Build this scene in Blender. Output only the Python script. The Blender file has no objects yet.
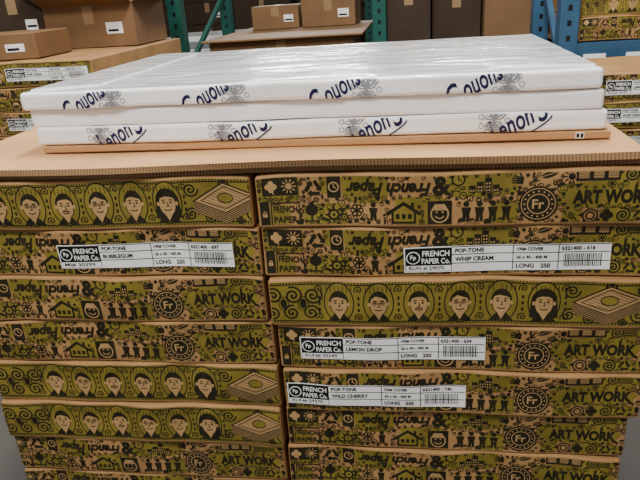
import bpy, bmesh, math, random
from mathutils import Vector, Matrix
random.seed(7)
S=bpy.context.scene; COL=S.collection

# ---------------------------------------------------------------- materials
def mat(name,col,rough=.7,var=.15,scale=8,bump=0,bscale=60,spec=.3,stretch=None,metal=0,coat=0,bdist=.004):
    m=bpy.data.materials.new(name); m.use_nodes=True; n=m.node_tree.nodes; l=m.node_tree.links
    b=n['Principled BSDF']; b.inputs['Roughness'].default_value=rough; b.inputs['Specular IOR Level'].default_value=spec
    b.inputs['Metallic'].default_value=metal; b.inputs['Coat Weight'].default_value=coat; b.inputs['Coat Roughness'].default_value=.06
    tc=n.new('ShaderNodeTexCoord'); mp=n.new('ShaderNodeMapping'); l.new(tc.outputs['Object'],mp.inputs[0])
    if stretch: mp.inputs['Scale'].default_value=stretch
    nz=n.new('ShaderNodeTexNoise'); nz.inputs['Scale'].default_value=scale; nz.inputs['Detail'].default_value=6
    l.new(mp.outputs[0],nz.inputs['Vector'])
    r=n.new('ShaderNodeValToRGB'); r.color_ramp.elements[0].position=.3; r.color_ramp.elements[1].position=.7
    r.color_ramp.elements[0].color=[c*(1-var) for c in col]+[1]; r.color_ramp.elements[1].color=[min(1,c*(1+var)) for c in col]+[1]
    l.new(nz.outputs['Fac'],r.inputs[0]); l.new(r.outputs[0],b.inputs['Base Color'])
    if bump:
        nb=n.new('ShaderNodeTexNoise'); nb.inputs['Scale'].default_value=bscale; nb.inputs['Detail'].default_value=4; nb.inputs['Distortion'].default_value=.6 if coat else 0
        l.new(mp.outputs[0],nb.inputs['Vector'])
        bp=n.new('ShaderNodeBump'); bp.inputs['Strength'].default_value=bump; bp.inputs['Distance'].default_value=bdist
        l.new(nb.outputs['Fac'],bp.inputs['Height']); l.new(bp.outputs[0],b.inputs['Normal']); 
        if coat: l.new(bp.outputs[0],b.inputs['Coat Normal'])
    return m
M_KRAFT=mat('kraft_board',(.36,.20,.078),.7,.18,9,.2,90)
M_INK=mat('print_ink',(.018,.015,.006),.5,.4,30)
M_GREEN=mat('print_green',(.205,.155,.022),.6,.25,14)
M_TAN=mat('print_tan',(.41,.25,.105),.65,.15,25)
M_LW=mat('label_white',(.87,.87,.86),.4,.04,20)
M_LB=mat('label_black',(.008,.008,.008),.35,.1,20)
M_SHEET=mat('cardboard_sheet',(.47,.26,.115),.7,.12,5,.15,60)
M_EDGE=bpy.data.materials.new('corrugated_edge'); M_EDGE.use_nodes=True
n=M_EDGE.node_tree.nodes; l=M_EDGE.node_tree.links
tc=n.new('ShaderNodeTexCoord'); wv=n.new('ShaderNodeTexWave'); wv.inputs['Scale'].default_value=55; wv.inputs['Distortion'].default_value=1.5; wv.bands_direction='X'
rr=n.new('ShaderNodeValToRGB'); rr.color_ramp.elements[0].color=(.16,.085,.035,1); rr.color_ramp.elements[1].color=(.32,.18,.075,1)
l.new(tc.outputs['Object'],wv.inputs['Vector']); l.new(wv.outputs['Fac'],rr.inputs[0]); l.new(rr.outputs[0],n['Principled BSDF'].inputs['Base Color']); n['Principled BSDF'].inputs['Roughness'].default_value=.8
M_WRAP=mat('white_wrap',(.92,.92,.94),.22,.02,4,.5,6,spec=.5,coat=.9,stretch=(1,2.2,2.0),bdist=.011)
M_NAVY=mat('navy_print',(.010,.013,.06),.35,.1,20)
M_GREY=mat('grey_print',(.24,.25,.27),.35,.1,20)
M_BOX=mat('box_kraft',(.18,.10,.045),.75,.15,5,.1,50)
M_BOXD=mat('box_brown',(.040,.024,.014),.75,.2,5,.1,50)
M_TAPE=mat('packing_tape',(.28,.18,.09),.3,.1,5)
M_TEAL=mat('rack_green',(.012,.09,.07),.45,.15,10,metal=.1)
M_BLUE=mat('rack_blue',(.03,.09,.17),.45,.15,10,metal=.1)
M_WOOD=mat('pallet_wood',(.25,.16,.085),.8,.25,6,.3,40,stretch=(1,8,8))
M_FLOOR=mat('concrete',(.08,.075,.07),.55,.2,3,.1,30)
M_WALL=mat('wall_paint',(.035,.035,.035),.8,.15,3)
MATS=[M_KRAFT,M_INK,M_GREEN,M_TAN,M_LW,M_LB]
K,INK,GRN,TAN,LW,LB=range(6)

# ---------------------------------------------------------------- 2D art
_txt={}
def text_geo(s,bold=.02,shear=0):
    k=(s,bold,shear)
    if k in _txt: return _txt[k]
    c=bpy.data.curves.new('t','FONT'); c.body=s; c.offset=bold; c.shear=shear; c.resolution_u=3
    o=bpy.data.objects.new('t',c); COL.objects.link(o)
    dg=bpy.context.evaluated_depsgraph_get(); dg.update()
    me=bpy.data.meshes.new_from_object(o.evaluated_get(dg))
    V=[(v.co.x,v.co.y) for v in me.vertices]; F=[tuple(p.vertices) for p in me.polygons]
    bpy.data.objects.remove(o); bpy.data.curves.remove(c); bpy.data.meshes.remove(me)
    x0=min(v[0] for v in V);x1=max(v[0] for v in V);y0=min(v[1] for v in V);y1=max(v[1] for v in V)
    V=[(x-(x0+x1)/2,y-(y0+y1)/2) for x,y in V]
    _txt[k]=(V,F,x1-x0,y1-y0); return _txt[k]
class Art:
    def __init__(s): s.V=[];s.F=[];s.M=[];s.ox=s.oy=0;s.sc=1;s.sy=1;s.rot=0;s.inv=False;s.dL=0
    def at(s,x,y,sc=1,rot=0,sy=None): s.ox,s.oy,s.sc,s.rot=x,y,sc,math.radians(rot); s.sy=sy or sc; return s
    def P(s,x,y):
        c,n=math.cos(s.rot),math.sin(s.rot); x*=s.sc; y*=s.sy; return (s.ox+x*c-y*n, s.oy+x*n+y*c)
    def poly(s,pts,m,L):
        if s.inv: m={INK:TAN,TAN:INK}.get(m,m); L=L+s.dL
        i=len(s.V); s.V+=[(*s.P(*p),L) for p in pts]; s.F.append(tuple(range(i,i+len(pts)))); s.M.append(m)
    def rect(s,x0,y0,x1,y1,m=INK,L=1): s.poly([(x0,y0),(x1,y0),(x1,y1),(x0,y1)],m,L)
    def line(s,pts,w,m=INK,L=1,closed=False):
        n=len(pts)
        for i in range(n if closed else n-1):
            a=pts[i];b=pts[(i+1)%n];dx,dy=b[0]-a[0],b[1]-a[1];d=math.hypot(dx,dy)or 1e-9
            dx/=d;dy/=d;e=w*.25;nx,ny=-dy*w/2,dx*w/2
            s.poly([(a[0]-dx*e-nx,a[1]-dy*e-ny),(b[0]+dx*e-nx,b[1]+dy*e-ny),(b[0]+dx*e+nx,b[1]+dy*e+ny),(a[0]-dx*e+nx,a[1]-dy*e+ny)],m,L)
    def ell(s,x,y,a,b=None,m=INK,L=1,n=16):
        b=b or a; s.poly([(x+a*math.cos(2*math.pi*i/n),y+b*math.sin(2*math.pi*i/n)) for i in range(n)],m,L)
    def ring(s,x,y,a,b,w,m=INK,L=1,n=18,t0=0,t1=360):
        c=abs(t1-t0)>=359
        k=n if c else n+1
        pts=[(x+a*math.cos(math.radians(t0+(t1-t0)*i/n)),y+b*math.sin(math.radians(t0+(t1-t0)*i/n))) for i in range(k)]
        s.line(pts,w,m,L,c)
    def spiral(s,x,y,r,turns,w,m=INK,L=1,d=1,ph=0):
        n=int(14*turns)
        s.line([(x+r*(i/n)*math.cos(ph+d*6.283*turns*i/n),y+r*(i/n)*math.sin(ph+d*6.283*turns*i/n)) for i in range(1,n+1)],w,m,L)
    def text(s,t,x,y,w=None,h=None,m=INK,L=2,bold=.02,shear=0,rot=0):
        V,F,tw,th=text_geo(t,bold,shear)
        sx=(w/tw) if w else h/th; sy=(h/th) if h else sx
        if not w: sx=sy
        c,n=math.cos(math.radians(rot)),math.sin(math.radians(rot)); i=len(s.V)
        if s.inv: m={INK:TAN,TAN:INK}.get(m,m); L=L+s.dL
        for a,b in V:
            a*=sx;b*=sy; s.V.append((*s.P(x+a*c-b*n,y+a*n+b*c),L))
        for f in F: s.F.append(tuple(j+i for j in f)); s.M.append(m)
    def clip(s,x0,y0,x1,y1,gx=None,gy=None):
        bm=bmesh.new()
        vs=[bm.verts.new((a,b,L*1.0)) for a,b,L in s.V]
        for f,m in zip(s.F,s.M):
            try: q=bm.faces.new([vs[j] for j in f]); q.material_index=m
            except Exception: pass
        for co,no in (((x0,0,0),(-1,0,0)),((x1,0,0),(1,0,0)),((0,y0,0),(0,-1,0)),((0,y1,0),(0,1,0))):
            bmesh.ops.bisect_plane(bm,geom=bm.verts[:]+bm.edges[:]+bm.faces[:],plane_co=co,plane_no=no,clear_outer=True)
        for g,a0,a1,ax in ((gx,x0,x1,0),(gy,y0,y1,1)):
            if g:
                k=1
                while g*k<a1:
                    if g*k>a0: bmesh.ops.bisect_plane(bm,geom=bm.verts[:]+bm.edges[:]+bm.faces[:],plane_co=(g*k,0,0) if ax==0 else (0,g*k,0),plane_no=(1,0,0) if ax==0 else (0,1,0))
                    k+=1
        bm.verts.index_update()
        r=Art(); r.V=[tuple(v.co) for v in bm.verts]; r.F=[tuple(v.index for v in f.verts) for f in bm.faces]; r.M=[f.material_index for f in bm.faces]
        bm.free(); return r
# motifs, unit radius ~1
def m_house(a,m=INK):
    a.line([(-1.6,-.1),(0,1),(1.6,-.1)],.34,m); a.line([(-1.1,0),(-1.1,-1),(1.1,-1),(1.1,0)],.22,m)
    for x in(-.6,0,.6): a.rect(x-.18,-.6,x+.18,-.1,m)
    a.rect(.7,.5,1,1.1,m)
def m_hut(a): 
    a.line([(-.9,0),(0,.9),(.9,0)],.26); a.line([(-.65,0),(-.65,-.8),(.65,-.8),(.65,0)],.18); a.rect(-.18,-.8,.18,-.1)
def m_tree(a): a.ell(0,.35,.75,.7); a.rect(-.12,-1,.12,0); a.line([(-.7,-1),(.7,-1)],.18)
def m_clover(a,m=INK):
    for t in(0,90,180,270): a.ell(.45*math.cos(math.radians(t)),.45*math.sin(math.radians(t)),.42,m=m,n=10)
    a.line([(0,0),(.3,-1.1)],.15,m)
def m_recy(a):
    P=[(0,1),(.87,-.5),(-.87,-.5)]
    for i in range(3):
        p,q=P[i],P[(i+1)%3]; a.line([(p[0]*.8+q[0]*.2,p[1]*.8+q[1]*.2),(p[0]*.35+q[0]*.65,p[1]*.35+q[1]*.65)],.36)
        e=(p[0]*.15+q[0]*.85,p[1]*.15+q[1]*.85);c=(p[0]*.4+q[0]*.6,p[1]*.4+q[1]*.6);nx,ny=(q[1]-p[1])*.22,-(q[0]-p[0])*.22
        a.poly([(c[0]-nx,c[1]-ny),e,(c[0]+nx,c[1]+ny)],INK,1)
def m_gear(a):
    a.ring(0,0,.6,.6,.28)
    for i in range(8):
        t=i*math.pi/4; a.line([(.65*math.cos(t),.65*math.sin(t)),(1*math.cos(t),1*math.sin(t))],.25)
    a.ell(0,0,.18)
def m_emblem(a):
    a.ell(0,0,1.12,m=INK,n=26); a.ring(0,0,.98,.98,.05,TAN,2,24); a.ring(0,0,.62,.62,.06,TAN,2,20); a.text('Fr',0,0,h=.6,m=TAN,L=3)
    for i in range(16):
        t=i*math.pi/8; a.ell(.8*math.cos(t),.8*math.sin(t),.06,m=TAN,L=3,n=6)
def m_flower(a):
    for i in range(6):
        t=i*math.pi/3; a.ring(.5*math.cos(t),.5*math.sin(t),.32,.32,.15,n=9)
    a.ell(0,0,.22); a.line([(0,-.5),(0,-1.3)],.15)
def m_star(a): a.poly([((1 if i%2==0 else .42)*math.sin(i*math.pi/5),(1 if i%2==0 else .42)*math.cos(i*math.pi/5)) for i in range(10)],INK,1)
def m_heart(a): a.ell(-.4,.3,.45,n=10); a.ell(.4,.3,.45,n=10); a.poly([(-.8,.12),(0,-.95),(.8,.12)],INK,1)
def m_clock(a): a.ring(0,0,.9,.9,.24); a.line([(0,.6),(0,0),(.4,-.2)],.18)
def m_build(a,k=3,h=1):
    for i in range(k):
        x=i*1.1; hh=h*(1+.5*((i*37)%3)); a.rect(x,-1,x+.95,-1+hh*1.3)
        for j in range(int(hh*2.4)):
            for u in(.15,.55): a.rect(x+u,-.85+j*.5,x+u+.22,-.6+j*.5,TAN,2)
def m_person(a): a.ell(0,.75,.28,n=10); a.poly([(-.45,.4),(.45,.4),(.3,-.3),(.35,-1),(.08,-1),(0,-.4),(-.08,-1),(-.35,-1),(-.3,-.3)],INK,1)
def m_cup(a): a.rect(-.6,-.7,.4,.5); a.ring(.5,0,.35,.35,.15,t0=-90,t1=90,n=8); a.line([(-.3,.7),(-.3,1.1)],.12); a.line([(.1,.7),(.1,1.1)],.12)
def m_lock(a): a.rect(-.6,-.9,.6,.1); a.ring(0,.1,.4,.6,.2,t0=0,t1=180,n=10); a.ell(0,-.35,.15,m=TAN,L=2,n=8)
def m_hand(a):
    a.rect(-.6,-.6,.4,.2)
    for i,x in enumerate((-.5,-.22,.06,.34)): a.line([(x,.2),(x*1.15,.75+.15*(i in(1,2)))],.2)
    a.line([(.4,-.3),(.95,.15)],.22)
def m_spir(a): a.spiral(0,0,1,2.3,.24)
def m_leaf(a): a.ell(0,0,.95,.38); a.line([(-1.2,0),(1,0)],.08,TAN,2)
def m_sun(a):
    a.ell(0,0,.45,n=12)
    for i in range(10):
        t=i*math.pi/5; a.line([(.6*math.cos(t),.6*math.sin(t)),(1*math.cos(t),1*math.sin(t))],.16)
def m_ring2(a): a.ring(0,0,.9,.9,.2); a.ring(0,0,.5,.5,.2)
def m_wave(a):
    for k in(-.5,0,.5): a.line([(-1+.25*i,k+.18*(-1)**i) for i in range(9)],.17)
def m_smile(a): a.ring(0,0,.9,.95,.16,n=14); a.ell(-.3,.2,.12,n=6); a.ell(.3,.2,.12,n=6); a.ring(0,-.1,.45,.4,.13,t0=200,t1=340,n=6); a.poly([(-.9,.4),(-.5,1.1),(.5,1.1),(.9,.4)],INK,1)
def m_bird(a): a.ell(0,0,.7,.42); a.ell(.6,.4,.28); a.poly([(.8,.45),(1.15,.35),(.8,.3)],INK,1); a.poly([(-.5,0),(-1.15,.35),(-1.05,-.1)],INK,1); a.line([(-.1,-.4),(-.1,-.9)],.12); a.line([(.2,-.4),(.2,-.9)],.12)
SMALL=[m_tree,m_clover,m_gear,m_flower,m_star,m_heart,m_clock,m_person,m_cup,m_lock,m_hand,m_spir,m_leaf,m_sun,m_ring2,m_wave,m_smile,m_smile,m_hut,m_bird]
W0=.66; H0=.0955; GX=.0165; GY=.0191
def strip_A(seed):
    rnd=random.Random(seed); a=Art(); U=lambda x:(x-255)*.00165; Vv=lambda y:(228-y)*.0019
    def blob(x0,y0,x1,y1,m=GRN,L=0):
        n=18; cx,cy=(x0+x1)/2,(y0+y1)/2;A,B=abs(x1-x0)/2,abs(y1-y0)/2; pts=[]
        for i in range(n):
            t=2*math.pi*i/n;c,s=math.cos(t),math.sin(t);k=1/max(abs(c),abs(s))**.75*rnd.uniform(.92,1.05)
            pts.append((cx+A*c*k,cy+B*s*k))
        a.at(0,0); a.poly([(U(x),Vv(y)) for x,y in pts],m,L)
    for b in((252,176,302,204),(305,205,352,232),(345,176,392,206),(398,198,452,230),(447,176,520,200),(556,188,648,212),(562,206,580,230),(322,178,338,196),(600,172,650,190),(268,206,290,230),(494,204,520,230),(596,212,650,232)): blob(*b,L=rnd.uniform(-.3,.3))
    occ=[]
    def put(f,x,y,s,rot=0,w=None):
        a.at(U(x),Vv(y),s,rot); f(a); occ.append((U(x),Vv(y),(w or s)))
    def neg(x0,y0,x1,y1,fs):
        a.at(0,0); a.rect(U(x0),Vv(y1),U(x1),Vv(y0),INK,1)
        a.inv=True; a.dL=2; k=len(fs)
        for i,f in enumerate(fs):
            xc=x0+(x1-x0)*(i+.5)/k; s=min((x1-x0)/k*.00165,(y1-y0)*.0019)*.40
            a.at(U(xc),Vv((y0+y1)/2),s); f(a)
        a.inv=False; a.dL=0
        for i in range(6): 
            for j in range(3): occ.append((U(x0+(x1-x0)*(i+.5)/6),Vv(y0+(y1-y0)*(j+.5)/3),(y1-y0)*.0019/5))
    neg(262,180,300,197,[m_clover,m_sun]); put(m_recy,316,191,.018)
    neg(258,202,268,226,[m_lock]); 
    a.at(0,0); a.line([(U(270),Vv(226)),(U(300),Vv(226)),(U(300),Vv(204)),(U(270),Vv(204))],.002,closed=True); a.text('FRENCH',U(285),Vv(210),w=.042,h=.012,bold=.03); a.text('PAPER',U(285),Vv(220),w=.042,h=.012,bold=.03)
    occ.append((U(284),Vv(216),.026)); occ.append((U(276),Vv(216),.02))
    put(m_tree,313,214,.015); put(m_gear,336,216,.014); neg(330,180,344,200,[m_clock])
    a.at(0,0); a.text('French Paper',U(392),Vv(190),w=.142,h=.030,bold=.04,shear=.3,rot=180)
    for x in range(350,436,10): occ.append((U(x),Vv(190),.015))
    put(m_flower,360,212,.013); put(m_person,377,213,.016); put(m_house,408,214,.017,w=.03)
    neg(432,203,456,227,[m_smile])
    a.at(0,0); a.text('&',U(446),Vv(189),h=.033,bold=.04); occ.append((U(446),Vv(188),.014))
    put(m_clock,462,184,.011)
    a.at(U(472),Vv(190),.0115); m_build(a,4,.8)
    for x in range(474,512,6): occ.append((U(x),Vv(188),.012))
    for i,x in enumerate((470,483,496,509)): put(m_person,x,213,.0175)
    put(m_emblem,539,208,.027); put(m_hand,520,186,.012,80); put(m_leaf,548,182,.013,20); put(m_sun,568,184,.012)
    a.at(0,0); a.text('ART WORK',U(607),Vv(202),w=.122,h=.024,bold=.055)
    for x in range(572,645,9): occ.append((U(x),Vv(202),.015))
    for i,x in enumerate((588,603,618,634)): put([m_ring2,m_clover,m_spir,m_recy][i],x,219,.0125)
    neg(572,178,612,188,[m_wave,m_wave,m_wave]); put(m_spir,622,183,.012); put(m_wave,636,183,.011)
    for _ in range(6000):
        x,y=rnd.uniform(.004,.656),rnd.uniform(.006,.09); s=rnd.choice((.0085,.0065,.0052,.004))
        if all(math.hypot(x-p,y-q)>(r+s)*.80 for p,q,r in occ):
            a.at(x,y,s,rnd.uniform(-30,30)); rnd.choice(SMALL)(a); occ.append((x,y,s))
    return a.clip(.003,.0065,.657,.091,GX,GY)
def face(a,x,y,k):
    a.at(x,y,1.24,0,1.14)
    a.ell(0,.002,.0225,.036,INK,1,22); a.ell(0,.002,.0208,.0335,GRN,2,22)
    for i in range(7): a.line([(-.018+.006*i,.02),(-.018+.006*i,.03)],.001,INK,2.5)
    a.at(x,y,1.5,0,1.35)
    a.poly([(-.014,-.0255),(-.005,-.014),(.005,-.014),(.014,-.0255)],INK,3); a.poly([(-.005,-.014),(.005,-.014),(0,-.024)],TAN,4)
    if k==4: a.ell(0,.003,.0145,.019,INK,3.3,18); a.poly([(-.0145,.004),(.0145,.004),(.016,-.02),(-.016,-.02)],INK,3.3)
    a.ell(0,0,.0112,.0172,INK,3.6,18); a.ell(0,-.0005,.0100,.0160,TAN,4.3,18)
    n=12; R=[(.0118*math.cos(math.pi*i/n),.003+.0165*math.sin(math.pi*i/n)) for i in range(n+1)]
    fr=[(-.009,.008),(-.003,.0105+.002*(k%2)),(.004,.009+.001*(k%3)),(.0095,.007)]
    a.poly(R+fr,INK,5)
    for sx in(-1,1):
        a.ell(sx*.0043,.002,.0016,.0014,INK,5,8); a.line([(sx*.0065,.0052),(sx*.0025,.0055)],.0013,INK,5)
        a.ell(sx*.0115,0,.0018,.0032,TAN,4,8)
    a.line([(0,.002),(.0012,-.0035),(-.0012,-.004)],.0011,INK,5)
    a.line([(-.0042,-.008),(0,-.0095),(.0042,-.008)],.0014,INK,5)
    if k in(1,3): a.ring(-.0043,.002,.003,.0026,.0007,INK,5,10); a.ring(.0043,.002,.003,.0026,.0007,INK,5,10)
    if k==2: a.line([(-.004,-.006),(.004,-.006)],.0018,INK,5)
def strip_B(first,gap):
    a=Art(); a.at(0,0)
    a.rect(-.02,0,.68,.1,GRN,0)
    for v in(.012,.086): a.line([(-.02,v),(.68,v)],.002)
    for i in range(120): a.line([(i*.0056,.087),(i*.0056+.002,.0905)],.0015); a.line([(i*.0056,.0075),(i*.0056+.002,.0105)],.0015)
    xs=[first+gap*i for i in range(6)]
    for i,x in enumerate(xs):
        face(a,x,.048,i if i<4 else (4 if i==5 else 0))
    for i in range(-1,6):
        c=xs[0]+gap*(i+.5)
        a.at(c,0)
        for v in(.021,.077): a.spiral(0,v,.0080,1.6,.0021)
        for v in(.036,.048,.060): a.ell(0,v,.0022,.0038)
    x=xs[0]-gap/2-.012; j=0
    while x>-.02:
        a.at(x,.048); a.spiral(0,.016,.018,2.1,.0036,d=1,ph=j); a.spiral(-.004,-.019,.016,2,.0034,d=-1,ph=j); a.ell(-.018,0,.006,.010)
        a.ring(-.018,0,.009,.014,.0016); x-=.036; j+=1.3
    o=xs[-1]+.030; a.at(o,0)
    for i,(x,y,r,d) in enumerate([(.015,.072,.014,1),(.012,.026,.013,-1),(.13,.075,.014,-1),(.125,.028,.016,1),(.045,.020,.010,1),(.075,.080,.010,-1),(.1,.016,.008,1)]): a.spiral(x,y,r,2.0,.003,INK,1,d)
    Pn=[(.018,.05),(.075,.084),(.135,.060),(.075,.028)]
    a.poly(Pn,TAN,2); a.line(Pn,.0024,INK,3,True)
    a.line([(.032,.0505),(.075,.077),(.12,.0595),(.076,.036)],.0014,INK,3,True); a.ell(.076,.056,.014,.009,GRN,3.3); a.ring(.076,.056,.014,.009,.0016,INK,4)
    for i in range(9):
        t=.1+i*.1; a.line([(.018+.057*t+.006,.05+.034*t-.002),(.075+.06*t-.006,.028+.032*t+.002)],.0008,INK,2.6)
    a.poly([(.018,.05),(.075,.028),(.075,.008),(.018,.030)],INK,2); a.poly([(.075,.028),(.135,.060),(.135,.040),(.075,.008)],INK,2)
    for i in range(6):
        d=-.0033*(i+.5); a.line([(.018,.05+d),(.075,.028+d),(.135,.060+d)],.0011,TAN,3)
    return a.clip(.003,.0065,.657,.091,GX,GY)
def label(name2,code,run):
    a=Art(); w,h=.325,.046
    a.rect(0,0,w,h,LW,6); a.rect(.002,.002,.078,h-.002,LB,7)
    a.ell(.015,h/2+.004,.0115,m=LW,L=8,n=20); a.ell(.015,h/2+.004,.0098,m=LB,L=9,n=20); a.text('Fp',.015,h/2+.004,h=.010,m=LW,L=10)
    a.text('FRENCH',.052,h*.74,w=.044,h=.0100,m=LW,L=8); a.text('PAPER Co.',.052,h*.45,w=.046,h=.0100,m=LW,L=8)
    a.rect(.003,.0025,.077,.0125,LW,8); a.text(run,.037,.0075,w=.058,h=.0070,m=LB,L=9)
    for v in(.0155,.031,.0445): a.line([(.078,v),(w-.002,v)],.0014,LB,7)
    for u in(.175,.245): a.line([(u,0.002),(u,h-.002)],.0014,LB,7.3)
    def T(t,x0,v,hh,b=.035):
        V,F,tw,th=text_geo(t,b,0); ww=tw*hh/th; a.text(t,x0+ww/2,v,h=hh,m=LB,L=8,bold=b)
    T('POP-TONE',.083,.0378,.0074); T(name2,.083,.0228,.0078); T('100# COVER',.18,.0378,.0064); T('26 x 40 - 400 M',.18,.0235,.0058)
    T('LONG',.18,.0083,.0078); T('250',.218,.0083,.0078); T(code,.249,.0378,.0070)
    rnd=random.Random(code); x=.253
    while x<.312:
        ww=rnd.choice((.0007,.0012,.0018)); a.rect(x,.006,x+ww,.028,LB,7); x+=ww+rnd.choice((.0009,.0014))
    return a.clip(0,0,w,h,.015,.012)
ARTA=strip_A(3); ARTB=strip_B(.128,.0715); ARTB2=strip_B(.182,.0650)

# ---------------------------------------------------------------- mesh helpers
def finish(bm,name,mats,loc=(0,0,0),rz=0,parent=None,smooth=False):
    me=bpy.data.meshes.new(name); bm.to_mesh(me); bm.free()
    for m in mats: me.materials.append(m)
    o=bpy.data.objects.new(name,me); COL.objects.link(o); o.location=loc; o.rotation_euler[2]=rz
    if parent: o.parent=parent
    return o
def addbox(bm,x0,y0,z0,x1,y1,z1,mi=0,bev=0,seg=2):
    r=bmesh.ops.create_cube(bm,size=1); vs=r['verts']
    for v in vs: v.co=Vector((x0+(v.co.x+.5)*(x1-x0),y0+(v.co.y+.5)*(y1-y0),z0+(v.co.z+.5)*(z1-z0)))
    fs=set(f for v in vs for f in v.link_faces)
    for f in fs: f.material_index=mi
    if bev:
        es=list(set(e for v in vs for e in v.link_edges))
        bmesh.ops.bevel(bm,geom=es,offset=bev,segments=seg,affect='EDGES',profile=.5,material=mi)
def cutx(bm,x0,x1,n):
    for i in range(1,n): bmesh.ops.bisect_plane(bm,geom=bm.verts[:]+bm.edges[:]+bm.faces[:],plane_co=(x0+(x1-x0)*i/n,0,0),plane_no=(1,0,0))
def carton(x0,y,ztop,art,labels=(),seed=0,yaw=None,W=W0,D=1.0,name='paper_carton',H=H0,amp=1.6):
    rnd=random.Random(seed*17+5)
    bm=bmesh.new(); addbox(bm,0,0,0,W,D,H,K,.005,3)
    for k in range(1,40):
        if k*GX+(W-W0)>.006: bmesh.ops.bisect_plane(bm,geom=bm.verts[:]+bm.edges[:]+bm.faces[:],plane_co=(k*GX+(W-W0),0,0),plane_no=(1,0,0))
    for k in range(1,5): bmesh.ops.bisect_plane(bm,geom=bm.verts[:]+bm.edges[:]+bm.faces[:],plane_co=(0,0,k*GY),plane_no=(0,0,1))
    def addart(a,dx,dy,rot=0,sc=1):
        c,s=math.cos(rot)*sc,math.sin(rot)*sc
        vs=[bm.verts.new((dx+u*c-v*s,-.0005-.00022*L,dy+u*s+v*c)) for u,v,L in a.V]
        for f,m in zip(a.F,a.M):
            try: q=bm.faces.new([vs[j] for j in f]); q.material_index=m
            except Exception: pass
    art2=art if W>=W0-1e-6 else art.clip(.003+W0-W,0,.657,.1)
    addart(art2,W-W0,0)
    for (lab,u,v,rot) in labels: addart(lab,u,v,math.radians(rot),1.05)
    p1,p2,p3,p4=[rnd.uniform(0,6.28) for _ in range(4)]
    for v in bm.verts:
        u=v.co.x; e=math.exp(-u/.03)+math.exp(-(W-u)/.03); t=v.co.z/H
        if v.co.y<.5:
            v.co.y+=amp*(.0016*math.sin(u*19+p1)+.0009*math.sin(u*43+p2))*(.4+t)
            v.co.y+=amp*.003*e*(t-.5)*math.sin(p3)+amp*.0015*math.sin(t*3.1)*math.sin(u*9+p4)
        v.co.z+=amp*(.0008*math.sin(u*14+p3)+.0004*math.sin(u*37+p1)*t)-amp*.0014*e*t
    bmesh.ops.recalc_face_normals(bm,faces=[f for f in bm.faces if f.material_index==K])
    if yaw is None: yaw=rnd.uniform(-.012,.012)
    return finish(bm,name,MATS,(x0,y,ztop-H),yaw)
PITCH=.0964
L_whip=label('WHIP CREAM','5321400 - 616','RUN # 29070'); L_bub=label('BUBBLEGUM','6321400 - 697','MI# 30299')
L_lem=label('LEMON DROP','6321400 - 634','RUN# 30249'); L_wild=label('WILD CHERRY','6321400 - 746','RUN# 29970')
R=[(-.006,0,ARTA,()),(-.006,.004,ARTA,((L_whip,.252,.010,.6),)),(.0,-.006,ARTB,()),(.007,.0,ARTA,((L_lem,.042,.024,0),)),
   (.010,-.005,ARTA,((L_wild,.006,.018,-.3),)),(.006,.006,ARTA,()),(.002,.004,ARTA,()),(.0,0,ARTB,()),(.004,0,ARTA,()),(.0,0,ARTA,())]
for i,(dx,dy,art,lab) in enumerate(R): carton(dx,dy,-i*PITCH,art,lab,seed=i+1,W=W0 if i<5 else .650)
Lc=[(-.010,.002,ARTB2,()),(-.004,.008,ARTA,((L_bub,.268,.019,0),)),(-.004,-.001,ARTA,()),(.002,.006,ARTA,()),(.004,.0,ARTB2,()),
    (.002,-.004,ARTB2,()),(.0,.004,ARTA,()),(.0,.004,ARTA,()),(-.004,0,ARTB2,()),(.0,0,ARTA,())]
for i,(dx,dy,art,lab) in enumerate(Lc):
    Wl=.612
    carton(-Wl-.006+dx,dy,-i*PITCH,art,[(l,u-.048,v,r) for l,u,v,r in lab],seed=i+31,W=Wl,D=.98)
ZB=-9*PITCH-H0
def pallet(x0,y0,x1,y1,ztop,zfl):
    bm=bmesh.new(); n=7; w=(x1-x0); 
    for i in range(n): addbox(bm,x0+i*(w-.09)/(n-1),y0,ztop-.018,x0+i*(w-.09)/(n-1)+.09,y1,ztop)
    for i in range(3):
        yy=y0+i*(y1-y0-.09)/2; addbox(bm,x0,yy,ztop-.036,x1,yy+.09,ztop-.018)
        for j in range(3): xx=x0+j*(w-.1)/2; addbox(bm,xx,yy,zfl+.018,xx+.1,yy+.09,ztop-.036)
        addbox(bm,x0,yy,zfl,x1,yy+.09,zfl+.018)
    return finish(bm,'wooden_pallet',[M_WOOD])
ZF=ZB-.145
pallet(-.62,.01,.65,1.0,ZB-.002,ZF)

# corrugated cardboard sheet on top of the stacks
bm=bmesh.new()
for (z0,z1,x0,x1,y0) in ((.0,.011,-.64,.625,.010),(.0115,.022,-.63,.622,-.006)):
    addbox(bm,x0,y0,z0,x1,1.01,z1,0)
cutx(bm,-.64,.62,30)
for yy in(.0,.02,.05,.1): bmesh.ops.bisect_plane(bm,geom=bm.verts[:]+bm.edges[:]+bm.faces[:],plane_co=(0,yy,0),plane_no=(0,1,0))
for f in bm.faces:
    if abs(f.normal.z)<.5: f.material_index=1
for v in bm.verts:
    e=max(0,1-(v.co.y+.016)/.07)
    v.co.z+=.0014*math.sin(v.co.x*9+1)+.0022
    v.co.y+=.003*e*math.sin(v.co.x*7+v.co.z*120)
    v.co.z+=.002*e*e*(1+math.sin(v.co.x*6))*(v.co.z/.022)
finish(bm,'corrugated_cardboard_sheet',[M_SHEET,M_EDGE])

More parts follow.
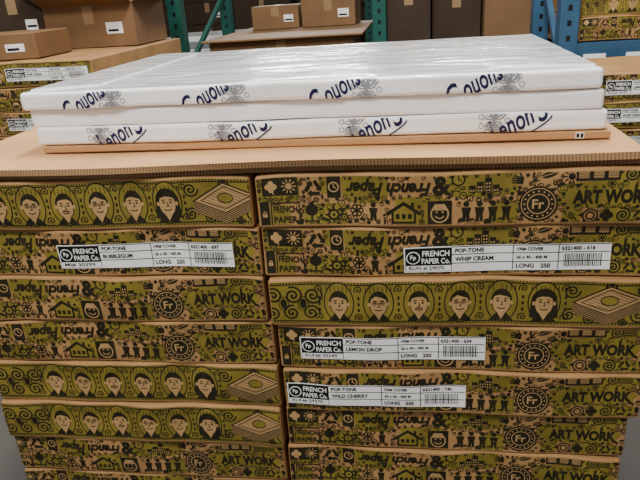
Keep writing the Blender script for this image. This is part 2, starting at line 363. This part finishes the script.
# ---------------------------------------------------------------- white packages
PM=[M_WRAP,M_NAVY,M_GREY]
PW,PD,PH=1.037,.70,.0337
def sketch(a,x,y,s,rot):
    a.at(x,y,s,rot)
    for t,r in((60,1),(120,1),(235,.75),(305,.75)):
        c,n=math.cos(math.radians(t)),math.sin(math.radians(t))
        a.ring(.6*c*r,.6*n*r,.5*r,.4*r,.09,2,1,14); a.ring(.6*c*r,.6*n*r,.28*r,.2*r,.08,2,1.1,10)
        for k in(-.2,0,.2): a.line([(0,0),(1*c*r+k,1*n*r-k)],.08,2,1.2)
    a.ell(0,0,.12,.5,2,1.3,10); a.line([(0,.4),(-.3,1)],.07,2,1); a.line([(0,.4),(.3,1)],.07,2,1)
    for i in range(9):
        t=i*.698; a.ring(1.0*math.cos(t),.95*math.sin(t),.2,.2,.06,2,1,8)
def pack(z,marks,seed,dx=0,dy=0,yaw=-.024):
    bm=bmesh.new(); addbox(bm,0,0,0,PW,PD,PH,0,.007,3); cutx(bm,0,PW,40)
    for i in range(1,20): bmesh.ops.bisect_plane(bm,geom=bm.verts[:]+bm.edges[:]+bm.faces[:],plane_co=(0,PD*i/20,0),plane_no=(0,1,0))
    a=Art()
    for (u,v,kind) in marks:
        rot=30
        if kind:
            sketch(a,u-.042,v+.004,.022,0); a.at(u,v,1.38,rot)
            a.text('enon',-.004,0,w=.044,h=.0175,m=1,L=2,bold=.02,shear=.3); a.text('L',-.031,.005,w=.012,h=.030,m=1,L=2,bold=.015,shear=.3); a.text('S',.029,.003,w=.017,h=.032,m=1,L=2,bold=.01,shear=.3)
            a.ring(.0,-.012,.036,.005,.0018,1,2,12,t0=180,t1=360)
        else:
            sketch(a,u+.046,v-.004,.022,0); a.at(u,v,1.38,rot)
            a.text('C',-.033,0.002,w=.019,h=.031,m=1,L=2,bold=.01,shear=.3); a.text('ouons',.004,-.001,w=.050,h=.0175,m=1,L=2,bold=.02,shear=.3)
    if marks:
        a=a.clip(.005,.0016,PW-.005,PH-.0016,PW/40)
        vs=[bm.verts.new((u,-.0005-.0002*L+.0014*(max(0,(.007-v)/.007)**2+max(0,(v-PH+.007)/.007)**2),v)) for u,v,L in a.V]
        for f,m in zip(a.F,a.M):
            try: q=bm.faces.new([vs[j] for j in f]); q.material_index=m
            except Exception: pass
    if seed==3:
        for pts in([(.0,.03),(.13,.07),(.13,PD-.07),(.0,PD-.03)],[(PW,.03),(PW-.17,.09),(PW-.17,PD-.05),(PW,PD-.03)]):
            vs=[bm.verts.new((min(max(x,.008),PW-.008),y,PH+.0022)) for x,y in pts]
            lo=[bm.verts.new((min(max(x,.008),PW-.008),y,PH-.002)) for x,y in pts]
            bm.faces.new(vs)
            for i in range(4): bm.faces.new((vs[i],vs[(i+1)%4],lo[(i+1)%4],lo[i]))
    for v in bm.verts:
        u,w=v.co.x,v.co.y; t=v.co.z/PH
        if w<.05: v.co.y+=.0018*math.sin(u*11+seed)+.0010*math.sin(u*31+seed*2)+.0012*math.sin(u*17+seed*3)*t
        v.co.z+=(.0009*math.sin(u*8+seed)*math.cos(w*7)+.0005*math.sin(u*23+w*15+seed))*(1 if t>.5 else .3)
    bmesh.ops.recalc_face_normals(bm,faces=[f for f in bm.faces if f.material_index==0])
    return finish(bm,'white_paper_package',PM,(-.463+dx,.105+dy,z),yaw)
Z0=.0260
bm=bmesh.new(); addbox(bm,.004,.0,0,PW+.004,PD,.014,0,.002,1); cutx(bm,0,PW,10)
addbox(bm,.985,-.0012,.002,.999,0,.012,1); addbox(bm,.9865,-.0016,.0035,.991,-.001,.0105,2); addbox(bm,.993,-.0016,.0035,.9975,-.001,.0105,2)
finish(bm,'kraft_backing_board',[M_SHEET,M_LW,M_LB],(-.452,.106,Z0),-.024)
low=[(.176+.240*i,.0160,1) for i in range(4)]
top=[(.140+.234*i,.0170,0) for i in range(4)]
pack(Z0+.0152,low,1,.008,-.003,-.020)
pack(Z0+.0156+PH,[],2,.0,.006,-.028)
pack(Z0+.0162+2*PH,top,3,-.006,-.004,-.024)

# ---------------------------------------------------------------- background
def stack(x0,y,ztop,n,arts,labs=(),seed=100,D=1.0):
    for i in range(n):
        lb=[l for k,l in labs if k==i]
        carton(x0+random.uniform(-.008,.008),y,ztop-i*PITCH,arts[i%len(arts)],lb,seed=seed+i,D=D)
    zb=ztop-(n-1)*PITCH-H0; pallet(x0,y+.01,x0+.66,y+D,zb-.002,ZF)
NST=11
ZL=ZF+.147+H0+PITCH*(NST-1)+.003
stack(-1.60,1.3,ZL,NST,[ARTB,ARTA,ARTA,ARTB2],[(0,(L_whip,.30,.024,0)),(2,(L_bub,.25,.024,0)),(3,(L_lem,.2,.024,0))],200)
stack(.88,1.25,-.038,10,[ARTA,ARTB,ARTA],[(0,(L_lem,.05,.024,0)),(1,(L_whip,.02,.024,0)),(2,(L_bub,.04,.024,0)),(3,(L_wild,.03,.024,0))],300,D=.45)
def cbox(x0,y0,z0,w,d,h,m=M_BOX,rz=0,lab=True,flaps=False,name='cardboard_box'):
    bm=bmesh.new()
    if not flaps: addbox(bm,0,0,0,w,d,h,0,.004,1)
    else:
        t=.005
        addbox(bm,0,0,0,w,d,t); addbox(bm,0,0,t,t,d,h); addbox(bm,w-t,0,t,w,d,h); addbox(bm,t,0,t,w-t,t,h); addbox(bm,t,d-t,t,w-t,d,h)
        for y,s in((0,-1),(d,1)):
            bm.faces.new([bm.verts.new(p) for p in((0,y,h),(w,y,h),(w,y+s*.12,h+.05),(0,y+s*.12,h+.05))])
        for x,s in((0,-1),(w,1)):
            bm.faces.new([bm.verts.new(p) for p in((x,0,h),(x,d,h),(x+s*.10,d,h+.07),(x+s*.10,0,h+.07))])
    addbox(bm,w/2-.025,-.001,h*.55,w/2+.025,.0,h-.005,1)
    if not flaps: addbox(bm,w/2-.025,0,h,w/2+.025,d,h+.001,1)
    if lab: addbox(bm,w*.68,-.0015,h*.3,w*.68+min(.08,w*.2),-.0005,h*.3+min(.05,h*.3),2); addbox(bm,w*.70,-.002,h*.35,w*.70+.05,-.001,h*.35+.01,3)
    return finish(bm,name,[m,M_TAPE,M_LW,M_LB],(x0,y0,z0),rz)
cbox(-1.42,1.85,ZL+.004,.44,.38,.185,flaps=True)
cbox(-1.60,1.36,ZL+.004,.40,.30,.10,M_BOX,.05)
cbox(-1.75,1.9,ZL+.004,.30,.3,.30,M_BOXD,0)
def shelf(x0,y0,x1,y1,levels,ztop,m=M_TEAL,name='warehouse_rack',labels=False):
    bm=bmesh.new(); p=.075
    for x in(x0,x1-p):
        for y in(y0,y1-p):
            addbox(bm,x,y,ZF,x+p,y+.012,ztop); addbox(bm,x,y+.012,ZF,x+.012,y+p,ztop); addbox(bm,x+p-.012,y+.012,ZF,x+p,y+p,ztop)
            z=ZF+.05
            while z<ztop-.05: addbox(bm,x+p/2-.008,y-.001,z,x+p/2+.008,y,z+.022,2); z+=.06
        z=ZF+.2; k=0
        while z<ztop-.4:
            a=(y0+p,z) if k%2==0 else (y1-p,z); b=(y1-p,z+.4) if k%2==0 else (y0+p,z+.4)
            vs=[bm.verts.new((x+p/2+s*.012,yy,zz+q)) for (yy,zz) in(a,b) for s in(-1,1) for q in(-.015,.015)]
            bmesh.ops.convex_hull(bm,input=vs); z+=.4;k+=1
    for lv in levels:
        addbox(bm,x0+p,y0+.005,lv-.11,x1-p,y0+.045,lv); addbox(bm,x0+p,y1-.045,lv-.11,x1-p,y1-.005,lv)
        n=int((x1-x0)/.15)
        for i in range(n): xx=x0+p+i*(x1-x0-2*p-.1)/max(1,n-1); addbox(bm,xx,y0+.05,lv-.02,xx+.1,y1-.05,lv+.0,1)
        if labels:
            xx=x0+p+.03
            while xx<x1-.2: addbox(bm,xx,y0+.003,lv-.075,xx+.09,y0+.005,lv-.045,3); xx+=.17
    return finish(bm,name,[m,M_WOOD,M_LB,M_LW])
shelf(-2.9,2.42,-.96,3.5,(-.2,),2.0)
x=-.80
for i in range(6):
    cbox(x,2.35,ZF+.147+i*.17,.78,.9,.169,M_BOX,0,False)
zt=ZF+.147+6*.17
pallet(x,2.36,x+.78,3.24,ZF+.145,ZF)
bm=bmesh.new(); addbox(bm,x-.03,2.3,zt+.002,x+.83,3.5,zt+.012,0,.002,1); finish(bm,'cardboard_sheet',[M_BOX])
cbox(-.72,3.05,zt+.013,.30,.28,.14,M_BOX,.05); cbox(-.40,3.05,zt+.013,.34,.3,.17,M_BOX,-.04)
shelf(.06,2.75,2.4,3.5,(-.06,.85),2.0,M_TEAL)
xx=.14
for w,h,m,d in((.25,.42,M_BOXD,0),(.28,.36,M_BOXD,.1),(.27,.45,M_BOX,.03),(.32,.40,M_BOXD,0)):
    cbox(xx,2.80+d,-.058,w,.5,h,m,0,False); xx+=w+.012
shelf(.88,1.80,2.3,2.45,(.01,),.95,M_BLUE,labels=True)
for k in range(3): carton(.965,1.83,.012+H0+k*PITCH+.002,ARTA if k%2==0 else ARTB,seed=400+k,D=.58)
def far():
    rnd=random.Random(9); x=-4.6
    while x<4.4:
        w=rnd.uniform(.35,.7); z=-.309
        for k in range(3):
            h=rnd.uniform(.2,.38); cbox(x+rnd.uniform(0,.03),5.55+rnd.uniform(0,.15),z,w-.03,.6,h,rnd.choice((M_BOX,M_BOXD,M_BOXD)),0,rnd.random()<.5); z+=h+.001
        x+=w+.03
    for i in range(4): shelf(-4.7+i*2.32,5.45,-4.7+i*2.32+2.3,6.4,(-.31,),2.2,M_TEAL)
far()
for i in range(8): 
    bm=bmesh.new(); addbox(bm,0,0,0,.6,.7,.119,0,.006,2); addbox(bm,.2,-.0008,.02,.42,0,.08,1); finish(bm,'wrapped_paper_bundle',[M_WRAP,M_GREY],(-1.75,4.1,ZF+.147+i*.12))
pallet(-1.75,4.11,-1.15,4.8,ZF+.145,ZF)
bm=bmesh.new(); addbox(bm,-7,-4,ZF-.1,7,8.1,ZF-.0005); finish(bm,'floor',[M_FLOOR])
bm=bmesh.new(); addbox(bm,-7,8.0,ZF,7,8.1,4); finish(bm,'wall_back',[M_WALL])

# ---------------------------------------------------------------- lights
w=bpy.data.worlds.new('W'); S.world=w; w.use_nodes=True
w.node_tree.nodes['Background'].inputs[0].default_value=(1,.98,.95,1); w.node_tree.nodes['Background'].inputs[1].default_value=.40
def area(x,y,z,sx,sy,p,tgt=None,col=(1,.97,.92)):
    l=bpy.data.lights.new('ceiling_or_added_light','AREA'); l.shape='RECTANGLE'; l.size=sx; l.size_y=sy; l.energy=p; l.color=col
    o=bpy.data.objects.new('ceiling_or_added_light',l); COL.objects.link(o); o.location=(x,y,z)
    if tgt: o.rotation_euler=(Vector(tgt)-Vector((x,y,z))).to_track_quat('-Z','Y').to_euler()
area(-.6,-1.6,2.6,1.6,.5,120,(0,0,-.3)); area(.3,.5,2.7,.4,1.4,135); area(-1.6,1.5,3.2,.5,1.6,25)  # aimed one is an added camera-side fill for the carton fronts; others overhead
area(-.9,6.9,2.0,1.6,.5,130,(-.2,.4,.1)); area(1.0,6.9,2.4,1.2,.4,70,(0,.4,.1))  # both added far back and low, to reflect in the white wrap

cam=bpy.data.cameras.new('Camera'); co=bpy.data.objects.new('Camera',cam); COL.objects.link(co)
co.location=(.255,-.9761,.2862); co.rotation_euler=(1.1814,.0645,.1305); cam.sensor_width=36; cam.lens=609.67/640*36; cam.clip_start=.02
S.camera=co
